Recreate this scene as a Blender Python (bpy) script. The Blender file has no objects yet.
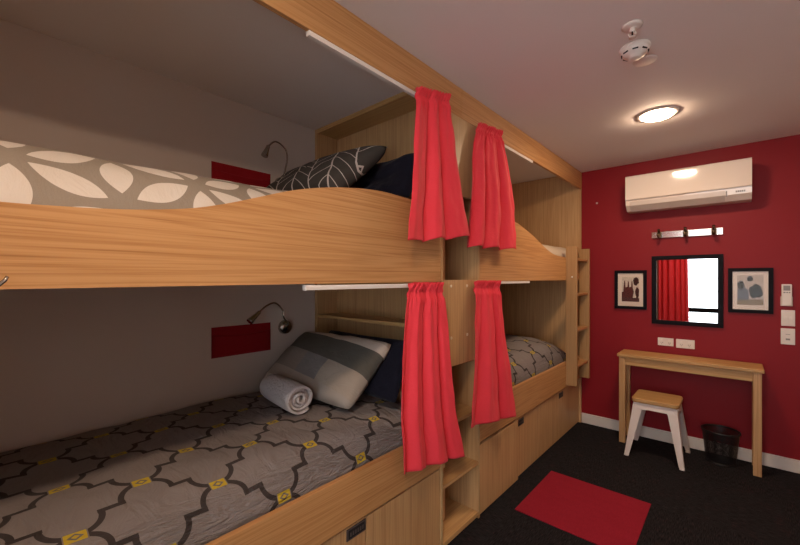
import bpy, bmesh, math, random
from mathutils import Vector, Matrix, noise
random.seed(5)
sc = bpy.context.scene
C = sc.collection
PI = math.pi

# ------------------------------------------------------------------ materials
class N:
    """a value in a node tree, with arithmetic"""
    def __init__(s, nt, k): s.nt = nt; s.k = k
    def m(s, op, *a):
        n = s.nt.nodes.new('ShaderNodeMath'); n.operation = op
        for i, x in enumerate((s,) + a):
            if isinstance(x, N): s.nt.links.new(x.k, n.inputs[i])
            else: n.inputs[i].default_value = x
        return N(s.nt, n.outputs[0])
    def __add__(s, o): return s.m('ADD', o)
    def __radd__(s, o): return s.m('ADD', o)
    def __sub__(s, o): return s.m('SUBTRACT', o)
    def __rsub__(s, o): return (s.m('MULTIPLY', -1.0)).m('ADD', o)
    def __mul__(s, o): return s.m('MULTIPLY', o)
    def __rmul__(s, o): return s.m('MULTIPLY', o)
    def __truediv__(s, o): return s.m('DIVIDE', o)
    def lt(s, o): return s.m('LESS_THAN', o)
    def gt(s, o): return s.m('GREATER_THAN', o)
    def abs(s): return s.m('ABSOLUTE')
    def fr(s): return s.m('FRACT')
    def rnd(s): return s.m('ROUND')
    def mx(s, o): return s.m('MAXIMUM', o)
    def mn(s, o): return s.m('MINIMUM', o)
    def sq(s): return s.m('POWER', 2.0)
    def root(s): return s.m('SQRT')
    def pp(s): return s.m('PINGPONG', 1.0)

def newmat(name, rough=0.5, spec=0.5, metal=0.0, col=(.5,.5,.5)):
    m = bpy.data.materials.new(name); m.use_nodes = True
    b = m.node_tree.nodes['Principled BSDF']
    b.inputs['Base Color'].default_value = (*col, 1)
    b.inputs['Roughness'].default_value = rough
    b.inputs['Metallic'].default_value = metal
    b.inputs['Specular IOR Level'].default_value = spec
    return m, m.node_tree, b
def coords(nt, which='Object', scale=(1,1,1)):
    t = nt.nodes.new('ShaderNodeTexCoord'); mp = nt.nodes.new('ShaderNodeMapping')
    mp.inputs['Scale'].default_value = scale
    nt.links.new(t.outputs[which], mp.inputs['Vector']); return mp.outputs[0]
def noi(nt, vec, scale, detail=4, rough=.5, dist=0):
    n = nt.nodes.new('ShaderNodeTexNoise'); n.inputs['Scale'].default_value = scale
    n.inputs['Detail'].default_value = detail; n.inputs['Roughness'].default_value = rough
    n.inputs['Distortion'].default_value = dist
    nt.links.new(vec, n.inputs['Vector']); return N(nt, n.outputs[0])
def mix(nt, f, a, b):
    n = nt.nodes.new('ShaderNodeMix'); n.data_type = 'RGBA'
    for i, x in ((0, f), (6, a), (7, b)):
        if isinstance(x, N): nt.links.new(x.k, n.inputs[i])
        elif isinstance(x, (int, float)): n.inputs[i].default_value = x
        else: n.inputs[i].default_value = (*x, 1)
    return N(nt, n.outputs[2])
def ramp(nt, f, stops):
    n = nt.nodes.new('ShaderNodeValToRGB'); e = n.color_ramp.elements
    while len(e) < len(stops): e.new(.5)
    for i, (p, c) in enumerate(stops): e[i].position = p; e[i].color = (*c, 1)
    nt.links.new(f.k, n.inputs[0]); return N(nt, n.outputs[0])
def bump(nt, b, h, strength=.2, dist=.01):
    n = nt.nodes.new('ShaderNodeBump'); n.inputs['Strength'].default_value = strength
    n.inputs['Distance'].default_value = dist
    nt.links.new(h.k, n.inputs['Height']); nt.links.new(n.outputs[0], b.inputs['Normal'])
def uvn(nt):
    t = nt.nodes.new('ShaderNodeTexCoord'); s = nt.nodes.new('ShaderNodeSeparateXYZ')
    nt.links.new(t.outputs['UV'], s.inputs[0]); return N(nt, s.outputs[0]), N(nt, s.outputs[1])
def setc(nt, b, c): nt.links.new(c.k, b.inputs['Base Color'])

def wood(name, along, dark, mid, light, streak=1.0, rough=.42):
    """veneer with its grain along one axis"""
    m, nt, b = newmat(name, rough, .35)
    ax = 'xyz'.index(along)
    s1 = [66.0]*3; s1[ax] = .38
    s2 = [6.5]*3; s2[ax] = .16
    s3 = [170.0]*3; s3[ax] = 3.0
    a = noi(nt, coords(nt, 'Object', s1), 2.0, 5, .62, .12)
    c = noi(nt, coords(nt, 'Object', s2), 2.2, 3, .5, .5)
    rings = (c * 11.0).fr(); rings = (rings - .5).abs() * 2.0
    f = noi(nt, coords(nt, 'Object', s3), 1.5, 2)
    t = a * (.60*streak) + rings * (.20*streak) + f * .32 + (.06 - .38*(streak-1))
    setc(nt, b, ramp(nt, t, [(.30, dark), (.50, mid), (.70, light)]))
    bump(nt, b, t, .06, .002)
    return m
def cloth(name, col, rough=.85, wr=.25, sc_=14):
    m, nt, b = newmat(name, rough, .2, 0, col)
    n = noi(nt, coords(nt), sc_, 4, .55, .6)
    f = noi(nt, coords(nt), 500, 1)
    c2 = tuple(x*.82 for x in col)
    setc(nt, b, mix(nt, f, c2, col))
    bump(nt, b, n, wr, .03)
    b.inputs['Sheen Weight'].default_value = .06
    return m
def paint(name, col, rough=.6, b_=.03, spec=.3):
    m, nt, b = newmat(name, rough, spec, 0, col)
    n = noi(nt, coords(nt), 160, 3)
    l = noi(nt, coords(nt), 1.3, 2)
    setc(nt, b, mix(nt, l, tuple(x*.95 for x in col), col))
    bump(nt, b, n, b_, .004)
    return m

M = {}
M['rail'] = wood('orange_veneer_lengthwise', 'y', (.235,.102,.034), (.435,.210,.074), (.54,.29,.118), 1.0)
M['oak_y'] = wood('oak_lengthwise', 'y', (.29,.150,.058), (.46,.262,.105), (.56,.34,.148), .8)
M['oak_z'] = wood('oak_upright', 'z', (.29,.15,.062), (.46,.258,.112), (.56,.34,.158), .9)
M['oak_x'] = wood('oak_crosswise', 'x', (.29,.15,.052), (.44,.25,.092), (.54,.33,.135), .8)
M['edge'] = wood('pale_edging', 'z', (.36,.225,.10), (.46,.305,.145), (.54,.37,.19), .5)
M['stile'] = wood('ladder_timber', 'z', (.27,.145,.058), (.36,.20,.085), (.43,.255,.112), .7)
M['rung'] = wood('rung_timber', 'y', (.30,.14,.055), (.40,.20,.08), (.48,.26,.11), .7)
M['red_wall'] = paint('crimson_wall_paint', (.255,.0075,.013), .5, .05, .25)
M['grey_wall'] = paint('warm_grey_wall_paint', (.60,.52,.47), .7)
M['white_wall'] = paint('off_white_wall_paint', (.80,.74,.70), .7)
M['ceiling'] = paint('ceiling_paint', (.80,.74,.71), .75)
M['skirting'] = paint('skirting_gloss', (.70,.64,.58), .35, .01)
M['white_plastic'] = paint('white_plastic', (.78,.72,.66), .35, 0, .5)
M['grey_plastic'] = newmat('grey_plastic', .4, .5, 0, (.25,.23,.22))[0]
M['handle_grey'] = newmat('dark_pull_plastic', .45, .3, 0, (.085,.065,.062))[0]
M['dark'] = newmat('near_black', .5, .3, 0, (.012,.011,.012))[0]
M['ac'] = newmat('glossy_white_plastic', .09, .6, 0, (.80,.71,.63))[0]
M['vent_grey'] = newmat('vane_plastic', .3, .5, 0, (.60,.52,.46))[0]
M['black_frame'] = newmat('black_frame_lacquer', .5, .08, 0, (.008,.007,.010))[0]
M['mirror'] = newmat('mirror_silver', .01, .5, 1, (.93,.94,.94))[0]
M['steel'] = newmat('brushed_steel', .16, .5, 1, (.72,.68,.64))[0]
M['chrome'] = newmat('satin_chrome', .2, .5, 1, (.42,.39,.35))[0]
M['brass'] = newmat('aged_bronze', .35, .5, 1, (.14,.10,.06))[0]
M['white_metal'] = newmat('white_powder_coat', .35, .5, 0, (.74,.66,.60))[0]
M['track'] = newmat('white_track', .35, .5, 0, (.80,.75,.70))[0]
M['black_wire'] = newmat('black_wire', .4, .5, 0, (.008,.007,.008))[0]
M['cap'] = newmat('pale_screw_cap', .35, .5, 0, (.72,.58,.42))[0]
M['navy'] = cloth('navy_cotton', (.005,.005,.014))
M['towel'] = cloth('towelling', (.60,.56,.56), .95, .5, 60)
M['curtain'] = cloth('red_curtain_cotton', (.84,.050,.072), .7, .12, 22)
M['pocket'] = cloth('dark_red_felt', (.30,.008,.014), .9, .1)
M['cream'] = cloth('cream_cotton', (.62,.52,.40))
M['paper'] = newmat('cream_mount_card', .8, .2, 0, (.72,.62,.54))[0]

def carpet(name, base, hi):
    m, nt, b = newmat(name, .95, .1)
    f = noi(nt, coords(nt, 'Object', (260,40,260)), 1, 3)
    g = noi(nt, coords(nt, 'Object', (3,9,3)), 2, 4)
    setc(nt, b, mix(nt, f*.7+g*.3, base, hi))
    bump(nt, b, f, .5, .004)
    return m, nt, b
m, nt, b = newmat('charcoal_carpet', .95, .1)
t = coords(nt, 'Object', (1,1,1)); sp = nt.nodes.new('ShaderNodeSeparateXYZ'); nt.links.new(t, sp.inputs[0])
X, Y = N(nt, sp.outputs[0]), N(nt, sp.outputs[1])
ix = ((X - .12)/.6).m('FLOOR'); iy = ((Y - 2.13)/.6).m('FLOOR')
par = ((ix + iy)*.5).fr().gt(.25)
sA = noi(nt, coords(nt, 'Object', (320,26,1)), 1, 4); sB = noi(nt, coords(nt, 'Object', (26,320,1)), 1, 4)
st = par*sA + (1.0-par)*sB
blot = noi(nt, coords(nt, 'Object', (1,1,1)), 9, 4)
redth = (st*.7+blot*.3).gt(.60)
cc = mix(nt, (st-.35)*3.0, (.004,.004,.005), (.030,.028,.031))
cc = mix(nt, redth*.35, cc, (.07,.012,.012))
setc(nt, b, cc); bump(nt, b, st, .6, .004)
M['carpet'] = m
M['red_carpet'] = carpet('red_carpet_pile', (.20,.010,.022), (.36,.022,.042))[0]

# lattice bedspread: nodes every 0.352 m along, rows every 0.14 m, alternate rows shifted
m, nt, b = newmat('grey_lattice_cotton', .8, .2)
U, V = uvn(nt)
PS, PT = .176, .140
s_ = ((U - .168)/PS).pp(); t_ = ((V + .010)/PT).pp()
fl = (s_ + t_).gt(1.0)
s2 = fl*(1.0 - s_) + (1.0-fl)*s_; t2 = fl*(1.0 - t_) + (1.0-fl)*t_
sx = s2*PS; tx = t2*PT
da = (((sx - .004).sq() + (tx - .062).sq()).root() - .060).abs()
okA = (sx.gt(.002) * tx.lt(.070))
da = da + (1.0-okA)*9.0
db = (tx - .070).abs().mx((sx - .0755).abs() - .0125)
line = da.mn(db).lt(.0078)
sn, tn = s2*PS, t2*PT
rect = sn.lt(.023) * tn.lt(.016)
dia = (sn/.021 + tn/.0145)
yel = rect * (1.0 - dia.gt(.42)*dia.lt(.85))
inner = rect
border = sn.lt(.026) * tn.lt(.019)
wv = noi(nt, coords(nt, 'UV'), 300, 2)
base = mix(nt, wv, (.20,.177,.175), (.25,.225,.222))
c = mix(nt, line*(1.0-border), base, (.050,.042,.042))
c = mix(nt, border*(1.0-rect), c, (.20,.175,.16))
c = mix(nt, inner, c, (.17,.15,.13))
c = mix(nt, yel, c, (.50,.37,.035))
setc(nt, b, c)
wr = noi(nt, coords(nt, 'UV', (2.2,1.0,1)), 7, 3, .5, .9)
wr2 = noi(nt, coords(nt, 'UV', (.9,5,1)), 8, 3, .5, 2.0)
ridge = (wr2 - .5).abs()*-2.0
edge = ((V.mx(-.02) + .02)*9.0).mn(1.0)
bump(nt, b, wr*.7 + ridge*edge*1.1, .75, .03)
M['lattice'] = m

# petal bedspread
m, nt, b = newmat('taupe_petal_cotton', .8, .2)
U, V = uvn(nt)
EL = .232
out = None; yl = None
px, py = U - .25, V - .088
for k in range(3):
    a = k*PI/3
    # edge direction: k=0 across the bed (V), then +-60 degrees
    al = (px*math.sin(a) + py*math.cos(a))/EL
    pe = (px*math.cos(a) - py*math.sin(a))/(EL*.8660254)
    jr = pe - pe.rnd()
    A = (al + pe.rnd()*.5).fr()
    Ap = ((A - .15)/.70).mx(0.0).mn(1.0)
    w = Ap*(1.0-Ap)*.60
    leaf = (jr.abs()*.866).lt(w)
    out = leaf if out is None else out.mx(leaf)
wv = noi(nt, coords(nt, 'UV'), 300, 2)
c = mix(nt, wv, (.235,.20,.165), (.285,.245,.20))
c = mix(nt, out, c, (.60,.55,.50))
yb = ((U - .565).abs()*1.0 + ((V - .05) + (U - .565)*1.2).abs()*2.2).lt(.045)
c = mix(nt, yb, c, (.72,.52,.03))
setc(nt, b, c)
wr = noi(nt, coords(nt, 'UV', (2,1,1)), 8, 5, .55, 1.2); bump(nt, b, wr, .25, .03)
M['petal'] = m

# striped pillow slip
m, nt, b = newmat('banded_pillow_cotton', .85, .2)
U, V = uvn(nt)
n_ = nt.nodes.new('ShaderNodeValToRGB'); n_.color_ramp.interpolation = 'CONSTANT'
V = (V + U*.2)/1.2
st = [(0,(.50,.44,.40)),(.10,(.34,.29,.25)),(.24,(.235,.20,.175)),(.51,(.095,.088,.075)),(.80,(.55,.47,.40)),(.92,(.40,.34,.28))]
e = n_.color_ramp.elements
while len(e) < len(st): e.new(.5)
for i,(p,cl) in enumerate(st): e[i].position = p; e[i].color = (*cl,1)
nt.links.new(V.k, n_.inputs[0]); c = N(nt, n_.outputs[0])
right = V.gt(.24)*V.lt(.51)*U.gt(.62)
mid = V.gt(.24)*V.lt(.51)*U.gt(.36)*U.lt(.62)
c = mix(nt, right, c, (.34,.285,.235)); c = mix(nt, mid, c, (.20,.188,.185))
pin = ((V*90.0).fr().lt(.35))*V.gt(.80)*.35
c = mix(nt, pin, c, (.35,.2,.16))
setc(nt, b, c)
wr = noi(nt, coords(nt, 'UV', (1.5,1,1)), 5, 5, .55, 1.0); bump(nt, b, wr, .25, .03)
M['banded'] = m

# charcoal pillow slip with white branching lines
m, nt, b = newmat('charcoal_branch_cotton', .85, .2)
U, V = uvn(nt)
u2 = U + V*.35
cell = (u2*2.6).fr(); cc_ = (cell - .5).abs()
spine = cc_.lt(.018)
h = (V*4.2 + cc_*2.8 + (u2*2.6).m('FLOOR')*.37).fr()
br = (h - .5).abs().lt(.035)
edge = cc_.gt(.485)
ln = spine.mx(br).mx(edge)
c = mix(nt, ln, (.060,.054,.048), (.52,.48,.44))
setc(nt, b, c)
wr = noi(nt, coords(nt, 'UV', (1.5,1,1)), 5, 5, .55, 1.0); bump(nt, b, wr, .25, .03)
M['branch'] = m

# wire mesh of the basket: woven wires with open holes
m, nt, b = newmat('black_wire_mesh', .4, .5, 0, (.008,.007,.008))
U, V = uvn(nt)
wire = (U*110.0).fr().lt(.42).mx((V*42.0).fr().lt(.42))
tr = nt.nodes.new('ShaderNodeBsdfTransparent'); ms = nt.nodes.new('ShaderNodeMixShader')
nt.links.new(wire.k, ms.inputs[0]); nt.links.new(tr.outputs[0], ms.inputs[1]); nt.links.new(b.outputs[0], ms.inputs[2])
nt.links.new(ms.outputs[0], nt.nodes['Material Output'].inputs[0])
M['mesh'] = m

def glassmat(name, ior=1.45):
    m = bpy.data.materials.new(name); m.use_nodes = True; nt = m.node_tree; nt.nodes.clear()
    o = nt.nodes.new('ShaderNodeOutputMaterial'); tr = nt.nodes.new('ShaderNodeBsdfTransparent')
    g = nt.nodes.new('ShaderNodeBsdfGlossy'); g.inputs['Roughness'].default_value = .02
    f = nt.nodes.new('ShaderNodeFresnel'); f.inputs[0].default_value = ior
    ms = nt.nodes.new('ShaderNodeMixShader')
    nt.links.new(f.outputs[0], ms.inputs[0]); nt.links.new(tr.outputs[0], ms.inputs[1]); nt.links.new(g.outputs[0], ms.inputs[2])
    nt.links.new(ms.outputs[0], o.inputs[0]); return m
M['glass'] = glassmat('clear_glass'); M['picture_glass'] = glassmat('low_reflection_picture_glass', 1.22)

LAMP_COL = (1.0, .72, .49)
def emit(name, col, s):
    m = bpy.data.materials.new(name); m.use_nodes = True; nt = m.node_tree; nt.nodes.clear()
    o = nt.nodes.new('ShaderNodeOutputMaterial'); e = nt.nodes.new('ShaderNodeEmission')
    e.inputs[0].default_value = (*col,1); e.inputs[1].default_value = s
    nt.links.new(e.outputs[0], o.inputs[0]); return m
M['lamp'] = emit('lit_opal_diffuser', LAMP_COL, 205)
M['lamp_b'] = emit('lit_opal_diffuser_by_window', LAMP_COL, 205)

# ------------------------------------------------------------------ mesh helpers
class B:
    def __init__(s): s.bm = bmesh.new(); s.uv = s.bm.loops.layers.uv.new('UVMap'); s.mi = 0
    def face(s, vs, uvs=None, smooth=False):
        try: f = s.bm.faces.new(vs)
        except ValueError: return None
        f.material_index = s.mi; f.smooth = smooth
        if uvs:
            for l, u in zip(f.loops, uvs): l[s.uv].uv = u
        return f
    def box(s, x0,x1,y0,y1,z0,z1, bev=.0015):
        b2 = bmesh.new()
        bmesh.ops.create_cube(b2, size=1)
        for v in b2.verts: v.co = Vector(((x0+x1)/2+v.co.x*(x1-x0), (y0+y1)/2+v.co.y*(y1-y0), (z0+z1)/2+v.co.z*(z1-z0)))
        if bev: bmesh.ops.bevel(b2, geom=list(b2.edges), offset=min(bev, abs(x1-x0)*.3, abs(y1-y0)*.3, abs(z1-z0)*.3), segments=2, affect='EDGES', profile=.5)
        s.add(b2); return s
    def add(s, b2, mat=None):
        mp = {}
        for v in b2.verts: mp[v] = s.bm.verts.new(mat @ v.co if mat else v.co)
        for f in b2.faces: s.face([mp[v] for v in f.verts], None, f.smooth)
        b2.free()
    def prism(s, pts, axis, d0, d1, smooth=False):
        """closed outline in the plane across axis, pulled from d0 to d1"""
        def P(p, d):
            return {'x':(d,p[0],p[1]), 'y':(p[0],d,p[1]), 'z':(p[0],p[1],d)}[axis]
        a = [s.bm.verts.new(P(p,d0)) for p in pts]; b_ = [s.bm.verts.new(P(p,d1)) for p in pts]
        n = len(pts); s.face(a); s.face(b_[::-1])
        for i in range(n): s.face([a[i], b_[i], b_[(i+1)%n], a[(i+1)%n]], None, smooth)
        return s
    def tube(s, pts, r, seg=10, caps=True):
        pts = [Vector(p) for p in pts]; rs = r if isinstance(r,(list,tuple)) else [r]*len(pts)
        rings = []; up = Vector((0,0,1))
        t0 = (pts[1]-pts[0]).normalized()
        nrm = t0.orthogonal().normalized()
        for i,p in enumerate(pts):
            t = (pts[min(i+1,len(pts)-1)]-pts[max(i-1,0)]).normalized()
            nrm = (nrm - t*nrm.dot(t)).normalized(); bn = t.cross(nrm)
            rings.append([s.bm.verts.new(p+(nrm*math.cos(2*PI*k/seg)+bn*math.sin(2*PI*k/seg))*rs[i]) for k in range(seg)])
        for i in range(len(rings)-1):
            for k in range(seg):
                s.face([rings[i][k],rings[i][(k+1)%seg],rings[i+1][(k+1)%seg],rings[i+1][k]], None, True)
        if caps: s.face(rings[0][::-1]); s.face(rings[-1])
        return s
    def lathe(s, prof, cen, axis=(0,0,1), seg=32, uv=False):
        ax = Vector(axis).normalized(); n = ax.orthogonal().normalized(); bn = ax.cross(n); cen = Vector(cen)
        rings = []
        for (r,h) in prof:
            if r < 1e-6: rings.append([s.bm.verts.new(cen+ax*h)])
            else: rings.append([s.bm.verts.new(cen+ax*h+(n*math.cos(2*PI*k/seg)+bn*math.sin(2*PI*k/seg))*r) for k in range(seg)])
        L = len(rings)-1
        for i in range(L):
            a, c = rings[i], rings[i+1]
            for k in range(seg):
                k2 = (k+1)%seg
                u = [(k/seg, i/L), ((k+1)/seg, i/L), ((k+1)/seg,(i+1)/L), (k/seg,(i+1)/L)]
                if len(a)==1 and len(c)==1: continue
                if len(a)==1: s.face([a[0],c[k2],c[k]], None, True)
                elif len(c)==1: s.face([a[k],a[k2],c[0]], None, True)
                else: s.face([a[k],a[k2],c[k2],c[k]], u, True)
        return s
    def grid(s, fn, nu, nv, uvfn=None, flip=False):
        vs = [[s.bm.verts.new(fn(i/nu, j/nv)) for j in range(nv+1)] for i in range(nu+1)]
        for i in range(nu):
            for j in range(nv):
                q = [(i,j),(i+1,j),(i+1,j+1),(i,j+1)]
                if flip: q = q[::-1]
                s.face([vs[a][c] for a,c in q], [uvfn(a/nu,c/nv) for a,c in q] if uvfn else [(a/nu,c/nv) for a,c in q], True)
        return vs
def obj(name, b, mats, parent=None, weld=0, sub=0, solid=0, smooth_angle=None):
    if weld: bmesh.ops.remove_doubles(b.bm, verts=b.bm.verts, dist=weld)
    bmesh.ops.recalc_face_normals(b.bm, faces=b.bm.faces)
    me = bpy.data.meshes.new(name)
    off = Vector((0,0,0))
    root = parent
    while root is not None: off += root.location; root = root.parent
    if off.length: bmesh.ops.translate(b.bm, verts=b.bm.verts, vec=-off)
    b.bm.to_mesh(me); b.bm.free()
    for m_ in (mats if isinstance(mats,(list,tuple)) else [mats]): me.materials.append(M[m_] if isinstance(m_,str) else m_)
    o = bpy.data.objects.new(name, me); C.objects.link(o)
    if parent: o.parent = parent
    if solid:
        md = o.modifiers.new('thickness','SOLIDIFY'); md.thickness = solid; md.offset = 0
    if sub:
        md = o.modifiers.new('smooth','SUBSURF'); md.levels = sub; md.render_levels = sub
    return o
def tag(o, label, cat, group=None):
    o['label'] = label; o['category'] = cat
    if group: o['group'] = group
    return o
def thing(name, label, cat, loc=(0,0,0), group=None):
    o = bpy.data.objects.new(name, None); C.objects.link(o); o.location = loc; o.empty_display_size = .1
    return tag(o, label, cat, group)
def struct(name, b, mats, parent=None):
    o = obj(name, b, mats, parent)
    if not parent: o['kind'] = 'structure'
    return o
def bx(*a, **k): return B().box(*a, **k)
def lerp(a, b, t): return a+(b-a)*t
def interp(kn, x):
    if x <= kn[0][0]: return kn[0][1]
    for (a,fa),(b,fb) in zip(kn, kn[1:]):
        if x <= b:
            t = (x-a)/(b-a); return fa+(fb-fa)*t
    return kn[-1][1]
def smooth_interp(kn, x):
    n = len(kn)
    if x <= kn[0][0]: return kn[0][1]
    if x >= kn[-1][0]: return kn[-1][1]
    for i in range(n-1):
        if x <= kn[i+1][0]:
            x0,y0 = kn[i]; x1,y1 = kn[i+1]; h = x1-x0; t = (x-x0)/h
            def sl(j):
                a = max(j-1,0); c = min(j+1,n-1)
                return (kn[c][1]-kn[a][1])/(kn[c][0]-kn[a][0])
            m0, m1 = sl(i)*h, sl(i+1)*h
            return (2*t**3-3*t*t+1)*y0+(t**3-2*t*t+t)*m0+(-2*t**3+3*t*t)*y1+(t**3-t*t)*m1

# ------------------------------------------------------------------ the room
XW, YB, YF, XR, H = -1.06, 3.875, -.95, 2.05, 2.4
struct('floor', bx(XW-.1, XR+.1, YF-.1, YB+.1, -.05, 0, bev=0), 'carpet')
struct('ceiling', bx(XW-.1, XR+.1, YF-.1, YB+.1, H, H+.06, bev=0), 'ceiling')
struct('wall_left', bx(XW-.1, XW, YF-.1, YB+.1, 0, H, bev=0), 'grey_wall')
struct('wall_back', bx(XW, XR, YB, YB+.1, 0, H, bev=0), 'red_wall')
struct('wall_right', bx(XR, XR+.1, YF-.1, YB+.1, 0, H, bev=0), 'white_wall')
WX0, WX1, WZ0, WZ1 = .20, 1.75, .25, 2.30
b = B()
b.box(XW, WX0, YF-.1, YF, 0, H, bev=0); b.box(WX1, XR, YF-.1, YF, 0, H, bev=0)
b.box(WX0, WX1, YF-.1, YF, 0, WZ0, bev=0); b.box(WX0, WX1, YF-.1, YF, WZ1, H, bev=0)
struct('wall_front', b, 'white_wall')
b = B()
for a in ((WX0,WX0+.05,WZ0,WZ1),(WX1-.05,WX1,WZ0,WZ1),(WX0+.05,WX1-.05,WZ0,WZ0+.05),(WX0+.05,WX1-.05,WZ1-.04,WZ1),(WX0+.05,WX1-.05,.77,.85)):
    b.box(a[0],a[1],YF-.07,YF-.02,a[2],a[3])
w = struct('window_1', b, 'black_frame')
obj('pane', bx(WX0+.05,WX1-.05,YF-.05,YF-.045,WZ0+.05,.77,bev=0), 'glass', w)
obj('pane', bx(WX0+.05,WX1-.05,YF-.05,YF-.045,.85,WZ1-.04,bev=0), 'glass', w)
def skirting(nm, x0,x1,y0,y1): struct(nm, bx(x0,x1,y0,y1,0,.092,bev=.003), 'skirting')
skirting('baseboard_back', .001, XR, YB-.014, YB)
skirting('baseboard_right', XR-.014, XR, YF, YB-.015)

# red carpet tile let into the floor
tag(obj('carpet_tile', bx(.12,.72,2.132,2.732,.0005,.007,bev=.002), 'red_carpet'), 'bright red square carpet tile set in the charcoal floor', 'carpet tile')

# ------------------------------------------------------------------ bunks
Z_UR0 = 1.357
railA = [(-.41,1.53),(.033,1.53),(.122,1.534),(.23,1.542),(.332,1.556),(.41,1.572),(.493,1.597),(.586,1.63),(.691,1.667),(.812,1.699),(.951,1.724),(1.114,1.74),(1.307,1.737),(1.547,1.732)]
railB = [(1.936,1.75),(2.15,1.765),(2.30,1.765),(2.42,1.755),(2.51,1.738),(2.70,1.691),(2.85,1.644),(2.97,1.609),(3.10,1.580),(3.22,1.568),(3.40,1.562),(3.843,1.562)]
def rail_mesh(kn, y0, y1, z0a, z0b):
    n = 70; top = [(lerp(y0,y1,i/n), smooth_interp(kn, lerp(y0,y1,i/n))) for i in range(n+1)]
    return B().prism([(y0,z0a),(y1,z0b)] + top[::-1], 'x', -.020, 0)
def bunk(y0, y1, kn, label, z0a, z0b, ztop, inner_y0, inner_y1):
    t = thing('bunk_bed', label, 'bunk bed', (0,(y0+y1)/2,0), 'built in bunk beds')
    obj('upper_rail', rail_mesh(kn, y0+.001, y1-.001, z0a, z0b), 'rail', t)
    obj('lower_rail', bx(-.022,0,y0+.001,y1-.001,.432,ztop), 'rail', t)
    obj('upper_base', bx(XW+.002,-.021,inner_y0,inner_y1,Z_UR0+.006,Z_UR0+.026), 'oak_x', t)
    obj('lower_base', bx(XW+.002,-.023,inner_y0,inner_y1,.436,.456), 'oak_x', t)
    return t
YA0, YA1, YB0, YB1 = -.41, 1.547, 1.936, 3.846
bA = bunk(YA0, YA1, railA, 'wooden bunk bed with a long upper rail in the left foreground', 1.352, 1.362, .624, YA0, YA1)
bB = bunk(YB0, YB1, railB, 'farther wooden bunk bed, the one beside the crimson wall', 1.362, 1.366, .650, YB0, YB1)
obj('end_panel', B().prism([(XW+.002,0),(0,0),(0,2.238),(-.021,2.238),(-.021,2.398),(XW+.002,2.398)],'y',3.848,3.868), 'oak_z', bB)
obj('end_panel', B().prism([(XW+.002,0),(0,0),(0,2.238),(-.021,2.238),(-.021,2.398),(XW+.002,2.398)],'y',-.43,-.412), 'oak_z', bA)

# pelmet under the ceiling
p = thing('pelmet', 'long wooden pelmet board along the ceiling above both bunks', 'pelmet', (0,1.6,H))
obj('board', bx(-.020,0,YF+.002,1.741,2.240,2.399), 'rail', p)
obj('board', bx(-.020,0,1.7425,YB-.002,2.240,2.399), 'rail', p)
# curtain tracks
def track(x0,x1,y0,y1,z0,z1,label):
    t = thing('curtain_track', label, 'curtain track', (0,y0,z0), 'white curtain tracks')
    obj('rail', B().box(x0,x1,y0,y1,z0,z1,bev=.001).box(x1-.003,x1+.001,y0,y1,z0+.006,z1-.004,bev=0), 'track', t)
    obj('end_cap', bx(x0-.001,x1+.001,(y0-.004 if y1<1.9 else y1),(y0 if y1<1.9 else y1+.004),z0-.001,z1), 'white_plastic', t)
track(-.020,-.003,.772,1.545,2.222,2.2395,'white curtain track under the pelmet over the near upper bunk')
track(-.020,-.003,1.95,2.70,2.222,2.2395,'white curtain track under the pelmet over the far upper bunk')
track(-.020,-.003,.757,1.54,1.336,1.3535,'white curtain track under the near upper bunk rail')
track(-.020,-.003,1.95,2.646,1.345,1.361,'white curtain track under the far upper bunk rail')

# shelf tower between the bunks
def lshelf(x1,z0,z1):
    return B().prism([(-.40,1.7385),(-.118,1.7385),(-.118,1.567),(x1,1.567),(x1,1.9175),(-.40,1.9175)],'z',z0,z1)
t = thing('shelf_tower', 'tall wooden shelf tower standing between the two bunk beds', 'shelf unit', (-.5,1.74,0))
obj('side_panel', B().prism([(-.12,0),(0,0),(0,2.238),(-.021,2.238),(-.021,2.398),(-.12,2.398)], 'y', 1.549, 1.566), 'oak_z', t)
obj('side_panel', B().prism([(XW+.002,0),(0,0),(0,2.238),(-.021,2.238),(-.021,2.398),(XW+.002,2.398)], 'y', 1.918, 1.934), 'oak_z', t)
obj('niche_back', bx(XW+.002,-.12,1.722,1.738,0,2.398,bev=0), 'oak_z', t)
obj('niche_side', bx(XW+.002,XW+.03,1.549,1.7215,0,2.398), 'oak_z', t)
obj('headboard', bx(XW+.031,-.121,1.549,1.566,0,.90), 'oak_z', t)
obj('headboard', bx(XW+.031,-.121,1.549,1.566,1.36,1.62), 'oak_z', t)
obj('niche_top', bx(XW+.031,-.121,1.549,1.7215,2.370,2.398), 'oak_x', t)
obj('niche_top', bx(XW+.031,-.121,1.567,1.7215,1.34,1.359), 'oak_x', t)
obj('niche_shelf', bx(XW+.031,-.121,1.550,1.7215,1.114,1.134), 'oak_x', t)
obj('niche_shelf', bx(XW+.031,-.121,1.567,1.7215,.882,.90), 'oak_x', t)
obj('cubby_back', bx(-.42,-.402,1.7385,1.9175,0,2.36,bev=0), 'oak_z', t)
obj('cubby_back', bx(-.119,-.106,1.5665,1.738,.0,2.36,bev=0), 'oak_z', t)
obj('plinth', bx(-.104,-.012,1.567,1.9175,0,.019), 'oak_y', t)
obj('shelf', lshelf(0,.020,.038), 'oak_y', t)
obj('shelf', lshelf(-.001,.310,.328), 'oak_y', t)
obj('shelf', lshelf(-.001,.613,.631), 'oak_y', t)
obj('shelf', lshelf(-.019,.930,.948), 'oak_y', t)
obj('shelf', lshelf(-.019,1.352,1.370), 'oak_y', t)
cp = obj('cover_panel', bx(-.018,.002,1.549,1.934,.920,1.370), 'oak_z', t)
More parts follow.
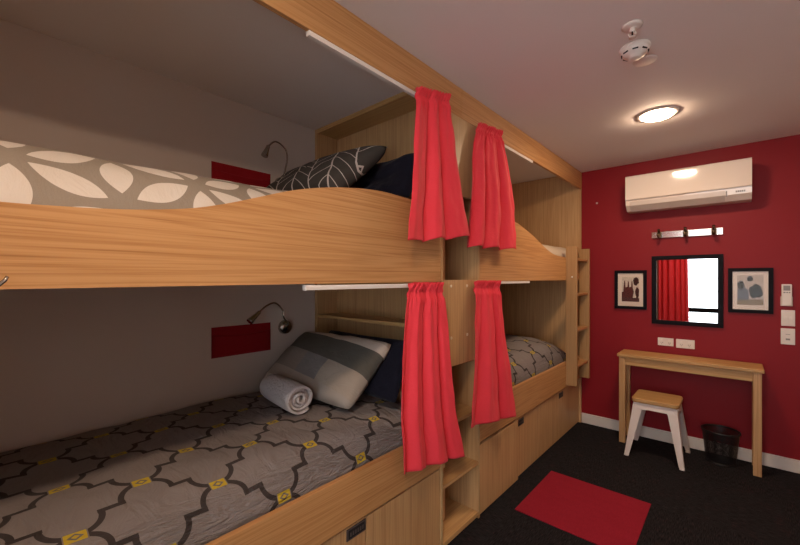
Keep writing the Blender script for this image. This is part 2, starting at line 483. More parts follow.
for (y,z) in ((1.635,1.338),(1.79,1.338),(1.637,1.069),(1.793,1.071)):
    obj('screw_cap', B().lathe([(0,.003),(.006,.003),(.008,.0015),(.0085,0)], (.002,y,z), (1,0,0), 16), 'cap', cp)
obj('cover_panel', bx(-.017,.001,1.567,1.9175,1.820,2.238), 'edge', t)
obj('pale_edging', bx(0,.001,1.550,1.565,.02,.919,bev=0), 'edge', t)
obj('pale_edging', bx(0,.001,1.919,1.933,.02,.919,bev=0), 'edge', t)

# cabinets under the bunks
def handle(parent, y, z, x):
    b = B(); b.box(x,x+.004,y,y+.10,z,z+.045,bev=.001)
    h = obj('pull_handle', b, 'handle_grey', parent)
    b = B(); b.box(x+.003,x+.0055,y+.008,y+.092,z+.007,z+.038,bev=.001)
    i = obj('recess', b, 'dark', h)
    b = B()
    for k in range(6): b.box(x+.005,x+.0068,y+.016+k*.0125,y+.023+k*.0125,z+.014,z+.030,bev=0)
    obj('grip_ridge', b, 'handle_grey', h)
def cabinet(y0, y1, label, doors, ends=()):
    t = thing('under_bed_cabinet', label, 'cabinet', (-.4,(y0+y1)/2,0), 'cabinets under the bunks')
    b = B(); b.box(-.80,-.035,y0,y1,.012,.43,bev=0)
    obj('carcass', b, 'oak_y', t)
    obj('plinth', bx(-.034,-.026,y0,y1,0,.431,bev=0), 'dark', t)  # plinth carried up as a black sheet, painting shade into the door gaps
    for (a,c,dx,hy) in doors:
        d = obj('door', bx(-.024+dx,-.006+dx,a+.002,c-.002,.012,(.420 if y0<0 else .414)), 'oak_z', t)
        if hy is not None: handle(d, hy, (.368 if y0<0 else .357), -.006+dx)
    return t
cabinet(YA0, YA1, 'wooden cabinet under the near bunk with a dark pull handle', [(-.41,.30,0,None),(.30,1.045,-.006,.942),(1.045,1.547,0,None)])
cabinet(YB0, YB1, 'wooden cabinet under the far bunk with two dark pull handles', [(YB0,2.455,.004,None),(2.455,2.86,-.012,2.475),(2.86,3.25,-.012,None),(3.25,YB1,-.012,3.29)])

# ladders
def ladder(y0, label, xx=0):
    t = thing('bunk_ladder', label, 'ladder', (.045,y0,.45), 'bunk ladders')
    for k,y in enumerate((y0,y0+.37)):
        s_ = obj('stile', bx(.0004,.090,y,y+.030,.452,1.656,bev=.004), 'stile', t)
        if k==0: obj('screw_cap', B().lathe([(0,.003),(.006,.003),(.008,0)], (.052,y,1.392),(0,-1,0),16), 'track', s_)
    for z in (1.545,1.238,.925,.612):
        obj('rung', bx(.010,.082,y0+.031,y0+.369,z-.012,z+.012,bev=.006), 'rung', t)
ladder(3.412, 'short wooden ladder fixed to the far bunk by the crimson wall')

# coat hook on near rail
t = thing('rail_hook', 'curved chrome hook on the long upper rail at the photo edge', 'hook', (.002,.02,1.37))
obj('base_plate', B().lathe([(0,.004),(.012,.004),(.014,0)], (.0005,.010,1.385),(1,0,0),16), 'chrome', t)
obj('hook_arm', B().tube([(.004,.010,1.383),(.022,.012,1.370),(.032,.020,1.361),(.034,.030,1.363),(.033,.038,1.372),(.032,.042,1.380)], [.004,.004,.004,.0038,.0036,.003]), 'chrome', t)

# ------------------------------------------------------------------ bedding
def fbm(x,y,z=0): return noise.noise(Vector((x,y,z)))
def duvet(name, label, y0, y1, prof, mat, vorigin, lump=.008, group=None, endf=.06, zf=None, seed=0):
    """profile across the bed (x,z) from wall side over the top and down behind the rail"""
    # resample profile by arc length
    pts=[Vector((a,0,c)) for a,c in prof]; L=[0]
    for a,c in zip(pts,pts[1:]): L.append(L[-1]+(c-a).length)
    def at(s):
        s*=L[-1]
        for i in range(len(L)-1):
            if s<=L[i+1]+1e-9: return pts[i].lerp(pts[i+1],(s-L[i])/(L[i+1]-L[i]))
        return pts[-1]
    nv=70; 
    # smooth the resampled profile
    R=[at(j/nv) for j in range(nv+1)]
    for _ in range(5): R=[R[0]]+[(R[j-1]+R[j]*2+R[j+1])/4 for j in range(1,nv)]+[R[-1]]
    arc=[0]
    for a,c in zip(R,R[1:]): arc.append(arc[-1]+(c-a).length)
    # arc position of vorigin x (on top part)
    j0=max(j for j in range(nv+1) if R[j].x<=vorigin+1e-6)
    v0=arc[j0]
    zb=prof[0][1]
    nu=int((y1-y0)/.02)
    def fn(u,v):
        j=min(int(round(v*nv)),nv); p=R[j].copy(); y=lerp(y0,y1,u)
        e=min((y-y0),(y1-y))/endf; k=1 if e>=1 else math.sqrt(max(0,1-(1-max(e,0))**2))
        hf=(p.z-zb)
        sx=min(1,max(0,hf/.10))
        z=zb+hf*(.10+.90*k)
        amt=lump*sx
        z+=amt*(fbm(y*3.1+seed,p.x*3.7,seed)*1.6+fbm(y*8+seed,p.x*9,seed+3)*.6)
        x=p.x
        if x>-.15: x=min(-.0245,x+amt*.6*fbm(y*9,p.z*5,seed+9))
        if zf: z+=zf(x,y)*sx
        return Vector((x,y,z))
    b=B(); b.grid(fn,nu,nv,lambda u,v:(lerp(y0,y1,u), arc[min(int(round(v*nv)),nv)]-v0))
    # closing faces: bottom and ends
    bm=b.bm; bm.verts.ensure_lookup_table()
    idx=lambda i,j:bm.verts[i*(nv+1)+j]
    for i in range(nu): b.face([idx(i,0),idx(i,nv),idx(i+1,nv),idx(i+1,0)])
    for i in (0,nu): b.face([idx(i,j) for j in range(nv+1)])
    return tag(obj(name,b,mat),label,'bed cover',group)
lowprof=[(-1.052,.459),(-1.054,.60),(-1.045,.690),(-1.0,.722),(-.8,.735),(-.5,.742),(-.3,.742),(-.17,.730),(-.10,.708),(-.055,.672),(-.035,.63),(-.030,.57),(-.028,.459)]
duvet('bedspread','grey lattice bedspread with yellow squares filling the lower left foreground',-.40,1.540,lowprof,'lattice',-.125,.008,'lattice bedspreads')
def mound(x,y): return .055*math.exp(-((y-3.15)/.30)**2)+.02*math.exp(-((y-2.4)/.2)**2)
lowB=[(-1.052,.459),(-1.054,.60),(-1.045,.70),(-1.0,.75),(-.8,.79),(-.5,.81),(-.3,.80),(-.17,.77),(-.10,.735),(-.055,.69),(-.038,.645),(-.030,.57),(-.028,.459)]
duvet('bedspread','grey patterned bedspread on the far lower bunk beside the ladder',1.945,3.80,lowB,'lattice',-.10,.012,'lattice bedspreads',.30,mound,seed=4)
upA=[(-1.052,1.386),(-1.054,1.55),(-1.045,1.66),(-1.0,1.70),(-.8,1.725),(-.5,1.745),(-.35,1.738),(-.22,1.71),(-.14,1.670),(-.08,1.61),(-.045,1.55),(-.032,1.48),(-.028,1.386)]
def upA_z(x,y): return .02*math.exp(-((y-.9)/.25)**2)
duvet('bedspread','taupe bedspread with large white petals on the near upper bunk',-.40,1.535,upA,'petal',-.03,.010,None,.06,upA_z,seed=2)
upB=[(-1.052,1.386),(-1.054,1.50),(-1.045,1.60),(-1.0,1.64),(-.8,1.66),(-.5,1.675),(-.3,1.675),(-.17,1.67),(-.10,1.655),(-.055,1.63),(-.035,1.59),(-.030,1.50),(-.028,1.386)]
duvet('bedspread','plain cream bedspread peeping over the far upper bunk rail',1.945,3.80,upB,'cream',-.10,.006,None,.08,lambda x,y:.01,seed=7)

def pillow(name,label,BL,BR,TL,TR,T,mat,seed=0,group=None,pinch=.05,wr=.012,round_=.05):
    BL,BR,TL,TR=map(Vector,(BL,BR,TL,TR)); n=((BR-BL).cross(TL-BL)).normalized()
    if n.y>0: n=-n
    nu,nv=44,32; b=B()
    def P(u,v,side):
        a,c=2*u-1,2*v-1
        u2=.5+.5*a*(1-pinch*(1-c*c)); v2=.5+.5*c*(1-pinch*1.3*(1-a*a))
        p=BL.lerp(BR,u2).lerp(TL.lerp(TR,u2),v2)
        rc=1-round_*abs(a*c)**5; ctr=(BL+BR+TL+TR)/4; p=ctr+(p-ctr)*rc
        h=T*.5*((1-a**4)*(1-c**4))**.42
        e=min(1,h/(T*.25))
        w=(fbm(u*4+seed,v*3,seed)*1.5+fbm(u*9,v*7+seed,seed)*.7)*wr*e
        # gathers running in from the corners
        return p+n*side*(h+w*(1 if side>0 else .6))
    b.grid(lambda u,v:P(u,v,1),nu,nv); b.grid(lambda u,v:P(u,v,-1),nu,nv,flip=True)
    return tag(obj(name,b,mat,weld=.0004),label,'pillow',group)
pillow('pillow','pillow with grey and cream bands, leaning beside the rolled towel',(-.93,1.085,.79),(-.225,1.14,.765),(-.95,1.40,1.04),(-.205,1.43,1.045),.13,'banded',1,None,.03,.006)
pillow('pillow','navy pillow behind the banded pillow on the near lower bunk',(-.80,1.33,.77),(-.10,1.33,.775),(-.82,1.490,1.06),(-.12,1.490,1.06),.10,'navy',5,'navy pillows')
pillow('pillow','charcoal pillow with fine white branching lines on the near upper bunk',(-1.00,1.08,1.80),(-.31,1.12,1.79),(-.98,1.32,2.01),(-.235,1.41,2.055),.15,'branch',9,None,.01,.006,.0)
pillow('pillow','navy pillow behind the charcoal pillow on the near upper bunk',(-.78,1.40,1.77),(-.07,1.40,1.77),(-.78,1.495,1.99),(-.07,1.495,2.02),.09,'navy',13,'navy pillows')

# rolled towel
def towel():
    A=Vector((-.720,1.045,.812)); Bv=Vector((-.405,1.000,.818)); ax=(Bv-A).normalized(); L=(Bv-A).length
    n=Vector((0,0,1)); n=(n-ax*n.dot(ax)).normalized(); bn=ax.cross(n)
    b=B(); turns=3.6; seg=110; R=.071
    def fn(u,v):
        ang=u*turns*2*PI; r=.010+(R-.010)*u
        x=v*L+ (.010*math.sin(u*9)+.006*math.sin(u*23))*(2*v-1)
        r*=1+.03*fbm(ang*.7,v*4,2)
        f=1-.06*(2*v-1)**4
        return A+ax*x+(n*math.cos(ang)*.95+bn*math.sin(ang)*1.06)*r*f
    b.grid(fn,seg,14,lambda u,v:(u*1.5,v*.3))
    return tag(obj('rolled_towel',b,'towel',solid=.011),'rolled white towel lying against the banded pillow','towel')
towel()

# ------------------------------------------------------------------ wall fittings beside the beds
def pocket(z0,z1,label):
    t = thing('wall_pocket', label, 'pocket', (XW,1.04,z0), 'red felt wall pockets')
    obj('backing', bx(XW+.001,XW+.004,.864,1.217,z0,z1,bev=0), 'pocket', t)
    b=B()
    def fn(u,v):
        s_=math.sin(PI*u); return Vector((XW+.006+.014*s_*v**2, lerp(.866,1.215,u), z0+.003+(z1-z0-.045)*v-.012*s_*v))
    b.grid(fn,24,10)
    obj('front_pouch', b,'pocket',t,solid=.003)
pocket(.935,1.106,'dark red felt pocket on the wall of the near lower bunk')
pocket(1.855,2.026,'dark red felt pocket on the wall of the near upper bunk')
def reading_lamp(by,bz,pts,label):
    t = thing('reading_lamp', label, 'reading lamp', (XW,by,bz), 'gooseneck reading lamps')
    obj('wall_base', B().lathe([(0,.030),(.016,.030),(.038,.025),(.044,.014),(.045,.0)], (XW+.001,by,bz),(1,0,0),32), 'chrome', t)
    P=[Vector((XW+.022,by,bz+.004)),Vector((-1.01,by-.003,bz+.03))]+[Vector((-.99,a,c)) for a,c in pts[:-1]]
    # smooth path
    Q=[]
    for i in range(len(P)-1):
        p0=P[max(i-1,0)];p1=P[i];p2=P[i+1];p3=P[min(i+2,len(P)-1)]
        for k in range(6):
            s=k/6; Q.append(.5*((2*p1)+(p2-p0)*s+(2*p0-5*p1+4*p2-p3)*s*s+(3*p1-p0-3*p2+p3)*s**3))
    Q.append(P[-1])
    obj('gooseneck', B().tube(Q,.0050,8), 'chrome', t)
    a=P[-1]; e=Vector((-.985,*pts[-1])); d=(e-a)
    obj('lamp_head', B().tube([a-d*.1,a,a+d*.35,a+d*.9,e],[.006,.011,.013,.020,.020],16), 'chrome', t)
reading_lamp(1.316,1.068,[(1.271,1.133),(1.257,1.190),(1.209,1.229),(1.151,1.214),(1.108,1.180),(1.045,1.128)],'chrome gooseneck reading lamp on the wall of the near lower bunk')
reading_lamp(1.290,1.975,[(1.268,2.012),(1.292,2.118),(1.278,2.185),(1.214,2.212),(1.165,2.170),(1.138,2.105)],'gooseneck reading lamp on the wall of the near upper bunk')

# ------------------------------------------------------------------ curtains
def curtain(label, Lk, Rk, ztl, ztr, zbl, zbr, x0, x1, folds, seed, amp=.028, xmin=.006, sh=.01):
    """Lk, Rk: knots (fraction down, y) of the two edges"""
    b=B(); rnd=random.Random(seed)
    ph=[rnd.uniform(0,6.28) for _ in range(8)]
    nu,nv=150,70
    def fn(u,v):
        top=max(0,1-v/.10)
        yl=smooth_interp(Lk,v); yr=smooth_interp(Rk,v)-.022*v; y=lerp(yl,yr,u)
        zt=lerp(ztl,ztr,u); zb=lerp(zbl,zbr,u)
        th=u*folds*2*PI+ph[0]+.8*math.sin(u*5+ph[1])+.5*math.sin(v*2.5+u*3+ph[5])
        f=2.3*(math.sin(th/2)**2+.002)**.36-1.15
        f2=math.sin(u*folds*4.3*PI+ph[2]+v*1.2)
        g=math.sin(u*13*2*PI+ph[3]+1.3*math.sin(u*17+ph[4]))
        x=lerp(x0,x1,v**.8)
        a=amp*min(1,.35+v*1.1)
        x+=a*(f*.8+f2*.28*(1-.75*v))*(1-top*.6) + .006*g*max(0,1-v/.16)*1.3
        # rod pinch and ruffle above
        if v<.05: x+=.008*math.cos(v/.05*PI)*g*.9+.003
        if .04<v<.075: x-=.006
        y+=.010*math.cos(u*folds*2*PI+ph[0])*v*math.sin(PI*u)+.003*g*max(0,1-v/.12)
        y-=sh*v**.5
        x+=.006*fbm(u*6+seed,v*5,seed)+.004*fbm(u*14+seed,v*9,1)
        z=lerp(zt,zb,v)+.004*g*max(0,1-v/.06)+ .010*f*v*v*.6
        return Vector((max(x,xmin),y,z))
    b.grid(fn,nu,nv)
    # stitched bottom hem shown as a slightly proud band
    return tag(obj('curtain',b,'curtain',solid=.0025),label,'curtain','short red bunk curtains')
curtain('short red curtain gathered at the near upper bunk, left of the shelf tower',
        [(0,1.308),(.41,1.262),(.73,1.228),(1,1.195)],[(0,1.557),(.29,1.588),(.65,1.640),(1,1.712)],2.232,2.285,1.528,1.590,.034,.066,2.1,11)
curtain('short red curtain at the far upper bunk, right of the shelf tower',
        [(0,1.855),(.22,1.806),(.68,1.760),(1,1.722)],[(0,2.110),(.21,2.176),(.6,2.262),(1,2.300)],2.240,2.268,1.545,1.557,.034,.062,2.9,23,sh=.028)
curtain('long red curtain at the near lower bunk, left of the shelf tower',
        [(0,1.277),(.26,1.233),(.63,1.205),(1,1.215)],[(0,1.521),(.15,1.545),(.66,1.600),(1,1.690)],1.358,1.356,.560,.478,.026,.062,3.0,37,xmin=.009,sh=.036)
curtain('long red curtain at the far lower bunk, right of the shelf tower',
        [(0,1.836),(.36,1.805),(.71,1.773),(1,1.745)],[(0,2.120),(.36,2.188),(.73,2.270),(1,2.330)],1.364,1.363,.600,.510,.026,.058,2.4,41,xmin=.009,sh=.05)
# window curtain behind the camera, seen in the mirror
b=B()
b.grid(lambda u,v:Vector((lerp(.015,.455+.03*v,u), YF+.085+.028*math.sin(u*5.5*2*PI+1.2*math.sin(u*7)), lerp(2.30,.06,v))),160,20)
tag(obj('window_curtain',b,'curtain',solid=.003),'long red window curtain seen reflected in the mirror','curtain')
t = thing('curtain_pole','pale curtain pole above the window facing the mirror','curtain pole',(.9,YF+.085,2.31))
obj('pole',B().tube([(.005,YF+.085,2.315),(1.95,YF+.085,2.315)],.011,14),'track',t)
for x in (.08,1.9): obj('bracket',bx(x-.01,x+.01,YF+.001,YF+.074,2.305,2.325),'track',t)

# ------------------------------------------------------------------ desk
t = thing('console_desk','narrow light wood desk against the crimson wall','desk',(.8,3.73,0))
DX0,DX1,DY0,DY1 = .356,1.253,3.600,3.860
obj('top', bx(DX0,DX1,DY0,DY1,.722,.748,bev=.004), 'oak_x', t)
for (x,y) in ((DX0+.012,DY0+.012),(DX1-.057,DY0+.012),(DX0+.012,DY1-.057),(DX1-.057,DY1-.057)):
    obj('leg', bx(x,x+.045,y,y+.045,0,.7215,bev=.003), 'oak_z', t)
obj('apron', bx(DX0+.0575,DX1-.0575,DY0+.020,DY0+.038,.655,.7215), 'oak_x', t)
obj('apron', bx(DX0+.0575,DX1-.0575,DY1-.038,DY1-.020,.655,.7215), 'oak_x', t)

# ------------------------------------------------------------------ stool
t = thing('metal_stool','white metal stool with a wooden seat tucked at the desk','stool',(.645,3.57,0))
sx0,sx1,sy0,sy1 = .493,.797,3.408,3.712
def rrect(x0,x1,y0,y1,r,n=5):
    P=[]
    for cx,cy,a0 in ((x1-r,y1-r,0),(x0+r,y1-r,PI/2),(x0+r,y0+r,PI),(x1-r,y0+r,3*PI/2)):
        for k in range(n+1): a=a0+PI/2*k/n; P.append((cx+r*math.cos(a),cy+r*math.sin(a)))
    return P
b=B(); rings=[]
for (ins,z) in ((.004,.418),(0,.424),(0,.444),(.003,.449),(.010,.451)):
    rings.append([b.bm.verts.new((x,y,z)) for x,y in rrect(sx0+ins,sx1-ins,sy0+ins,sy1-ins,.035-ins)])
for a,c in zip(rings,rings[1:]):
    for k in range(len(a)): b.face([a[k],a[(k+1)%len(a)],c[(k+1)%len(a)],c[k]])
b.face(rings[0][::-1]); b.face(rings[-1])
obj('seat',b,'oak_x',t)
b=B(); rings=[]
for (ins,z) in ((.010,.4175),(.010,.395),(.005,.372),(.013,.372),(.016,.4175)):
    rings.append([b.bm.verts.new((x,y,z)) for x,y in rrect(sx0+ins,sx1-ins,sy0+ins,sy1-ins,.03)])
for a,c in zip(rings,rings[1:]+rings[:1]):
    for k in range(len(a)): b.face([a[k],a[(k+1)%len(a)],c[(k+1)%len(a)],c[k]])
obj('seat_frame',b,'white_metal',t)
feet={(-1,-1):(.453,3.364),(1,-1):(.832,3.364),(-1,1):(.453,3.765),(1,1):(.838,3.765)}
for (a,c),(fx,fy) in feet.items():
    tx=(sx0+.016 if a<0 else sx1-.016); ty=(sy0+.016 if c<0 else sy1-.016)
    b=B()
    # folded sheet-metal angle: two tapered flanges meeting at the outer corner
    def leg_ring(cx,cy,w,z):
        th=.004
        return [(cx,cy,z),(cx-a*w,cy,z),(cx-a*w,cy-c*th,z),(cx-a*th*2.2,cy-c*th*2.2,z),(cx-a*th,cy-c*w,z),(cx,cy-c*w,z)]
    R=[]
    for z,w in ((.405,.082),(.36,.062),(.16,.045),(.03,.033),(.012,.031)):
        k=(.405-z)/.405; R.append([b.bm.verts.new(p) for p in leg_ring(lerp(tx+a*.004,fx,k),lerp(ty+c*.004,fy,k),w,z)])
    for p,q in zip(R,R[1:]):
        for k in range(6): b.face([p[k],p[(k+1)%6],q[(k+1)%6],q[k]])
    b.face(R[0]); b.face(R[-1])
    lg=obj('leg',b,'white_metal',t)
    obj('foot_cap', bx(min(fx,fx-a*.030),max(fx,fx-a*.030),min(fy,fy-c*.030),max(fy,fy-c*.030),0,.014,bev=.003),'white_plastic',lg)
for p,q in (((-1,-1),(1,1)),((1,-1),(-1,1))):
    k=.13; z=.405-.405*k
    def at(s): 
        tx=(sx0+.02 if s[0]<0 else sx1-.02); ty=(sy0+.02 if s[1]<0 else sy1-.02)
        return (lerp(tx,feet[s][0],k)-s[0]*.01, lerp(ty,feet[s][1],k)-s[1]*.01, z+(.004 if p[0]>0 else -.004))
    obj('brace',B().tube([at(p),at(q)],.0045,8),'white_metal',t)

# ------------------------------------------------------------------ waste basket
t = thing('waste_basket','black wire mesh waste basket beneath the desk','waste basket',(1.02,3.715,0))
c0=(1.02,3.725,0)
obj('mesh_side', B().lathe([(.088,.012),(.094,.07),(.101,.14),(.107,.20),(.111,.232)],c0,(0,0,1),48),'mesh',t)
obj('rim', B().lathe([(.111,.228),(.116,.232),(.116,.240),(.111,.243),(.107,.238),(.111,.228)],c0,(0,0,1),48),'black_wire',t)
obj('base', B().lathe([(0,.010),(.088,.010),(.092,.014),(.092,.004),(.088,0),(0,0.001)],c0,(0,0,1),48),'black_wire',t)

# ------------------------------------------------------------------ air conditioner
t = thing('air_conditioner','white split air conditioner high on the crimson wall','air conditioner',(.8,YB,1.95))
ax0,ax1=.403,1.193
obj('body', B().prism([(YB-.001,1.955),(YB-.001,2.243),(3.72,2.243),(3.690,2.232),(3.690,2.04),(3.695,2.00),(3.745,1.957)],'x',ax0,ax1),'ac',t)
obj('front_panel', B().prism([(3.6895,2.043),(3.6895,2.243),(3.680,2.2435),(3.672,2.236),(3.670,2.225),(3.670,2.050),(3.673,2.043)],'x',ax0+.001,ax1-.001),'ac',t)
obj('air_vane', B().prism([(3.6925,2.028),(3.686,2.028),(3.690,1.995),(3.742,1.953),(3.747,1.958),(3.697,1.998)],'x',ax0+.03,1.045),'vent_grey',t)
obj('side_cap', B().prism([(3.6925,2.030),(3.688,2.030),(3.692,1.996),(3.742,1.955),(3.747,1.958),(3.697,1.998)],'x',ax0+.002,ax0+.026),'ac',t)
obj('control_panel', B().prism([(3.6925,2.030),(3.688,2.030),(3.692,1.996),(3.742,1.955),(3.747,1.958),(3.697,1.998)],'x',1.052,ax1-.002),'ac',t)
obj('sensor_window', bx(1.050,1.058,3.684,3.690,1.985,2.026),'grey_plastic',t)
b=B()
for k in range(5): b.box(1.105+k*.011,1.113+k*.011,3.6855,3.6885,2.008,2.020,bev=0)
obj('label_marks', b,'grey_plastic',t)

# ------------------------------------------------------------------ hook rack
t = thing('coat_rack','steel coat rack with three hooks above the mirror','coat rack',(.8,YB,1.72))
obj('bar', bx(.566,1.032,YB-.018,YB-.006,1.722,1.776,bev=.002),'steel',t)
for x in (.66,.92): obj('standoff', bx(x-.01,x+.01,YB-.006,YB-.0005,1.735,1.765),'steel',t)
for x in (.622,.800,.978):
    h=obj('hook', bx(x-.017,x+.017,YB-.032,YB-.0185,1.722,1.772,bev=.003),'brass',t)
    b=B(); b.tube([(x,YB-.028,1.735),(x,YB-.060,1.722),(x,YB-.085,1.728),(x,YB-.092,1.750)],[.010,.010,.010,.012],10)
    b.tube([(x,YB-.028,1.765),(x,YB-.055,1.775),(x,YB-.066,1.790)],[.009,.009,.011],10)
    obj('prong',b,'brass',h)

# ------------------------------------------------------------------ mirror and pictures
def frame_bm(x0,x1,z0,z1,w,d):
    b=B()
    for (a,c,e,f) in ((x0,x1,z1-w,z1),(x0,x1,z0,z0+w),(x0,x0+w,z0+w,z1-w),(x1-w,x1,z0+w,z1-w)):
        b.box(a,c,YB-d,YB-.001,e,f,bev=.0015)
    return b
t = thing('wall_mirror','square mirror in a black frame reflecting a bright window','mirror',(.8,YB,1.0))
obj('frame', frame_bm(.566,1.034,.993,1.570,.034,.022),'black_frame',t)
obj('mirror_glass', bx(.5985,1.0015,YB-.012,YB-.006,1.0255,1.5375,bev=0),'mirror',t)
def picture(x0,x1,z0,z1,label,draw,mw):
    t = thing('framed_picture', label,'picture',((x0+x1)/2,YB,z0),'framed pictures beside the mirror')
    obj('frame', frame_bm(x0,x1,z0,z1,.026,.020),'black_frame',t)
    obj('mount', bx(x0+.0255,x1-.0255,YB-.008,YB-.004,z0+.0255,z1-.0255,bev=0),'paper',t)
    px0,px1,pz0,pz1=x0+.026+mw,x1-.026-mw,z0+.026+mw*1.35,z1-.026-mw*1.1
    b=B(); mats=draw(b,px0,px1,pz0,pz1)
    obj('photo',b,mats,t)
    obj('glazing', bx(x0+.0262,x1-.0262,YB-.0125,YB-.0105,z0+.0262,z1-.0262,bev=0),'picture_glass',t)
def pm(n,c): 
    m,nt,b=newmat(n,.6,.2,0,c); k=noi(nt,coords(nt),90,3); setc(nt,b,mix(nt,k,tuple(x*.6 for x in c),tuple(min(1,x*1.3) for x in c))); return m
P1=[pm('photo_sky',(.60,.52,.44)),pm('photo_red_brick',(.10,.03,.03)),pm('photo_tree_dark',(.05,.02,.02)),pm('photo_ground',(.09,.04,.04))]
P2=[pm('photo_pale_sky',(.50,.42,.36)),pm('photo_dark_trees',(.035,.03,.022)),pm('photo_house_grey',(.14,.14,.16)),pm('photo_lawn',(.26,.19,.11))]
def poly(b,mi,pts,lay): 
    b.mi=mi; y=YB-.0082-.0004*lay; b.prism([(x,z) for x,z in pts],'y',y-.0003,y)
def blob(cx,cz,rx,rz,s,n=22):
    r=random.Random(s); return [(cx+rx*math.cos(2*PI*k/n)*r.uniform(.75,1.12),cz+rz*math.sin(2*PI*k/n)*r.uniform(.75,1.12)) for k in range(n)]
def draw1(b,x0,x1,z0,z1):
    W,Hh=x1-x0,z1-z0; q=lambda u,v:(x0+u*W,z0+v*Hh)
    poly(b,0,[q(0,0),q(1,0),q(1,1),q(0,1)],0)
    poly(b,1,[q(0,.12),q(.62,.12),q(.70,.40),q(.64,.55),q(.62,.80),q(.57,.86),q(.54,.60),q(.44,.58),q(.41,.80),q(.36,.84),q(.33,.60),q(.22,.58),q(.20,.82),q(.15,.86),q(.11,.60),q(.09,.40),q(0,.38)],1)
    poly(b,3,[q(0,0),q(1,0),q(1,.15),q(0,.17)],2)
    poly(b,2,[q(*p) for p in blob(.82,.83,.17,.17,3)],2)
    poly(b,2,[q(*p) for p in blob(.88,.38,.11,.24,5)],2)
    return P1
def draw2(b,x0,x1,z0,z1):
    W,Hh=x1-x0,z1-z0; q=lambda u,v:(x0+u*W,z0+v*Hh)
    poly(b,0,[q(0,0),q(1,0),q(1,1),q(0,1)],0)
    poly(b,3,[q(0,0),q(1,0),q(1,.20),q(0,.16)],1)
    poly(b,2,[q(.02,.15),q(.45,.15),q(.45,.50),q(.22,.62),q(.02,.50)],1)
    poly(b,1,[q(*(min(1,max(0,p[0])),p[1])) for p in blob(.71,.46,.29,.25,8)],2)
    poly(b,1,[q(*(min(1,max(0,p[0])),p[1])) for p in blob(.15,.66,.15,.17,9)],2)
    poly(b,1,[q(*p) for p in blob(.50,.88,.13,.10,12)],2)
    return P2
picture(.283,.530,1.108,1.452,'framed photo of a spired church, left of the mirror',draw1,.030)
picture(1.061,1.311,1.119,1.458,'framed photo of trees and lawn, right of the mirror',draw2,.026)

# ------------------------------------------------------------------ plates and controls
def plate(name,cat,label,x0,x1,z0,z1,kind,group=None):
    t = thing(name,label,cat,((x0+x1)/2,YB,z0),group)
    obj('face_plate', bx(x0,x1,YB-.009,YB-.0005,z0,z1,bev=.003),'white_plastic',t)
    cx,cz=(x0+x1)/2,(z0+z1)/2
    if kind=='outlet':
        for s in (-1,1):
            obj('rocker', bx(cx+s*.026-.007,cx+s*.026+.007,YB-.0125,YB-.009,cz+.008,cz+.024,bev=.001),'track',t)
            b=B()
            for (dx,dz) in ((-.006,-.006),(.006,-.006),(0,-.016)): b.box(cx+s*.026+dx-.0012,cx+s*.026+dx+.0012,YB-.0096,YB-.0088,cz+dz-.005,cz+dz+.003,bev=0)
            obj('socket_slot', b,'dark',t)
    if kind=='switch':
        for dx in (-.012,.012): obj('rocker', bx(cx+dx-.008,cx+dx+.008,YB-.013,YB-.009,cz-.010,cz+.012,bev=.0015),'track',t)
    if kind=='key':
        obj('button', bx(cx-.011,cx+.011,YB-.012,YB-.009,cz-.026,cz-.014,bev=.001),'grey_plastic',t)
        obj('marking', bx(cx-.012,cx+.012,YB-.0097,YB-.0088,cz+.014,cz+.017,bev=0),'grey_plastic',t)
plate('power_outlet','power outlet','white double power outlet above the desk, nearer the bunk',.609,.718,.812,.877,'outlet')
plate('power_outlet','power outlet','white double power outlet above the desk, farther from the bunk',.735,.858,.805,.877,'outlet')
plate('light_switch','light switch','white switch plate right under the air conditioner remote',1.351,1.421,1.038,1.152,'switch')
plate('light_switch','light switch','lowest white switch plate with one dark button, right of the desk',1.349,1.421,.905,1.020,'key')
t = thing('remote_control','white remote control with grey screen mounted right of the pictures','remote control',(1.38,YB,1.18))
obj('cradle', bx(1.348,1.409,YB-.008,YB-.0005,1.180,1.250,bev=.002),'white_plastic',t)
obj('case', bx(1.352,1.405,YB-.026,YB-.0085,1.184,1.338,bev=.005),'white_plastic',t)
obj('screen', bx(1.361,1.396,YB-.0275,YB-.025,1.292,1.328,bev=.001),'grey_plastic',t)
for x,w_ in ((1.361,.011),(1.376,.008),(1.388,.008)): obj('button', bx(x,x+w_,YB-.028,YB-.025,1.274,1.283,bev=.001),'grey_plastic',t)
tag(obj('wall_hook', B().lathe([(0,.010),(.005,.010),(.006,.004),(.009,.002),(.009,0)],(.133,YB-.0005,2.087),(0,-1,0),14),'track'),'tiny white knob high on the crimson wall beside the bunk','wall knob')

# ------------------------------------------------------------------ ceiling fittings
t = thing('smoke_detector','round white smoke detector between the sprinkler and ceiling lamp','smoke detector',(.772,1.905,H))
sd=(.770,1.935,H-.0005)
obj('base', B().lathe([(0,0),(.058,0),(.060,.006),(.058,.014),(0,.014)],sd,(0,0,-1),36),'white_plastic',t)
obj('cover', B().lathe([(.056,.0145),(.054,.024),(.046,.034),(.028,.040),(.026,.048),(.018,.052),(0,.052)],sd,(0,0,-1),36),'white_plastic',t)
for k in range(8):
    a=k*PI/4+.2; ca,sa=math.cos(a),math.sin(a); c0_=Vector((sd[0]+.050*ca,sd[1]+.050*sa,sd[2]-.030)); tv=Vector((-sa,ca,0))*.011
    b=B(); b.tube([c0_-tv,c0_+tv],.0032,8)
    obj('sensing_slot',b,'dark',t)
tag(obj('cover_plate', B().lathe([(0,.002),(.048,.002),(.049,0),(0,0)],(.785,2.085,H-.0005),(0,0,-1),40),'ceiling'),'flat round white cover plate on the ceiling right behind the smoke detector','cover plate')
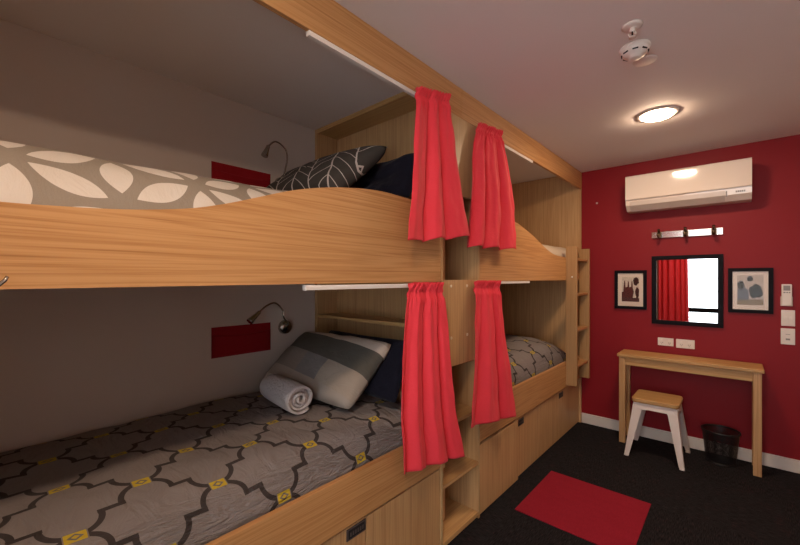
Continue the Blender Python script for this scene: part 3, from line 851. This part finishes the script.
t = thing('sprinkler_head','small white fire sprinkler nearest the camera on the ceiling','sprinkler',(.79,1.765,H))
sp=(.79,1.765,H-.0005)
obj('escutcheon', B().lathe([(0,0),(.038,0),(.037,.004),(.028,.009),(.013,.010),(0,.010)],sp,(0,0,-1),32),'white_plastic',t)
obj('body', B().lathe([(.010,.010),(.010,.022),(.007,.024),(0,.024)],sp,(0,0,-1),16),'white_plastic',t)
b=B()
for s in (-1,1): b.tube([(sp[0]+s*.008,sp[1],sp[2]-.020),(sp[0]+s*.013,sp[1],sp[2]-.034),(sp[0]+s*.004,sp[1],sp[2]-.046)],.0025,8)
obj('yoke',b,'white_plastic',t)
obj('bulb', B().tube([(sp[0],sp[1],sp[2]-.024),(sp[0],sp[1],sp[2]-.044)],.003,8),'dark',t)
obj('deflector', B().lathe([(0,.046),(.014,.046),(.014,.048),(0,.048)],sp,(0,0,-1),20),'white_plastic',t)
def lamp(x,y,label,mat):
    t = thing('ceiling_light',label,'ceiling light',(x,y,H),'round ceiling lights')
    obj('bezel', B().lathe([(.082,0),(.112,0),(.113,.002),(.108,.005),(.092,.007),(.086,.006)],(x,y,H-.0005),(0,0,-1),48),'white_plastic',t)
    obj('diffuser', B().lathe([(.0865,.004),(.086,.008),(.079,.014),(.060,.020),(.035,.023),(0,.024)],(x,y,H-.0005),(0,0,-1),48),mat,t)
lamp(.74,2.815,'lit round ceiling light between smoke detector and crimson wall','lamp')
lamp(.80,.15,'lit round ceiling light above the photographer, near the window','lamp_b')

# ------------------------------------------------------------------ daylight
w = bpy.data.worlds.new('World'); sc.world = w; w.use_nodes = True
bg = w.node_tree.nodes['Background']; bg.inputs[0].default_value = (.86,.93,1.0,1); bg.inputs[1].default_value = 4.6

# ------------------------------------------------------------------ camera
cam = bpy.data.cameras.new('camera'); co = bpy.data.objects.new('camera', cam); C.objects.link(co)
cam.lens = 377*36/800; cam.sensor_width = 36; cam.sensor_fit = 'HORIZONTAL'; cam.shift_y = 6.5/800
cam.clip_start = .02
co.location = (1.1, 0, 1.375); co.rotation_euler = (PI/2, 0, math.radians(41.6))
sc.camera = co
vs = sc.view_settings; vs.view_transform = 'Standard'; vs.look = 'None'; vs.gamma = 1; vs.exposure = 0.16; vs.use_curve_mapping = False
sc.cycles.use_denoising = True; sc.cycles.max_bounces = 10; sc.cycles.diffuse_bounces = 6; sc.cycles.transparent_max_bounces = 16
sc.cycles.sample_clamp_indirect = 6.0
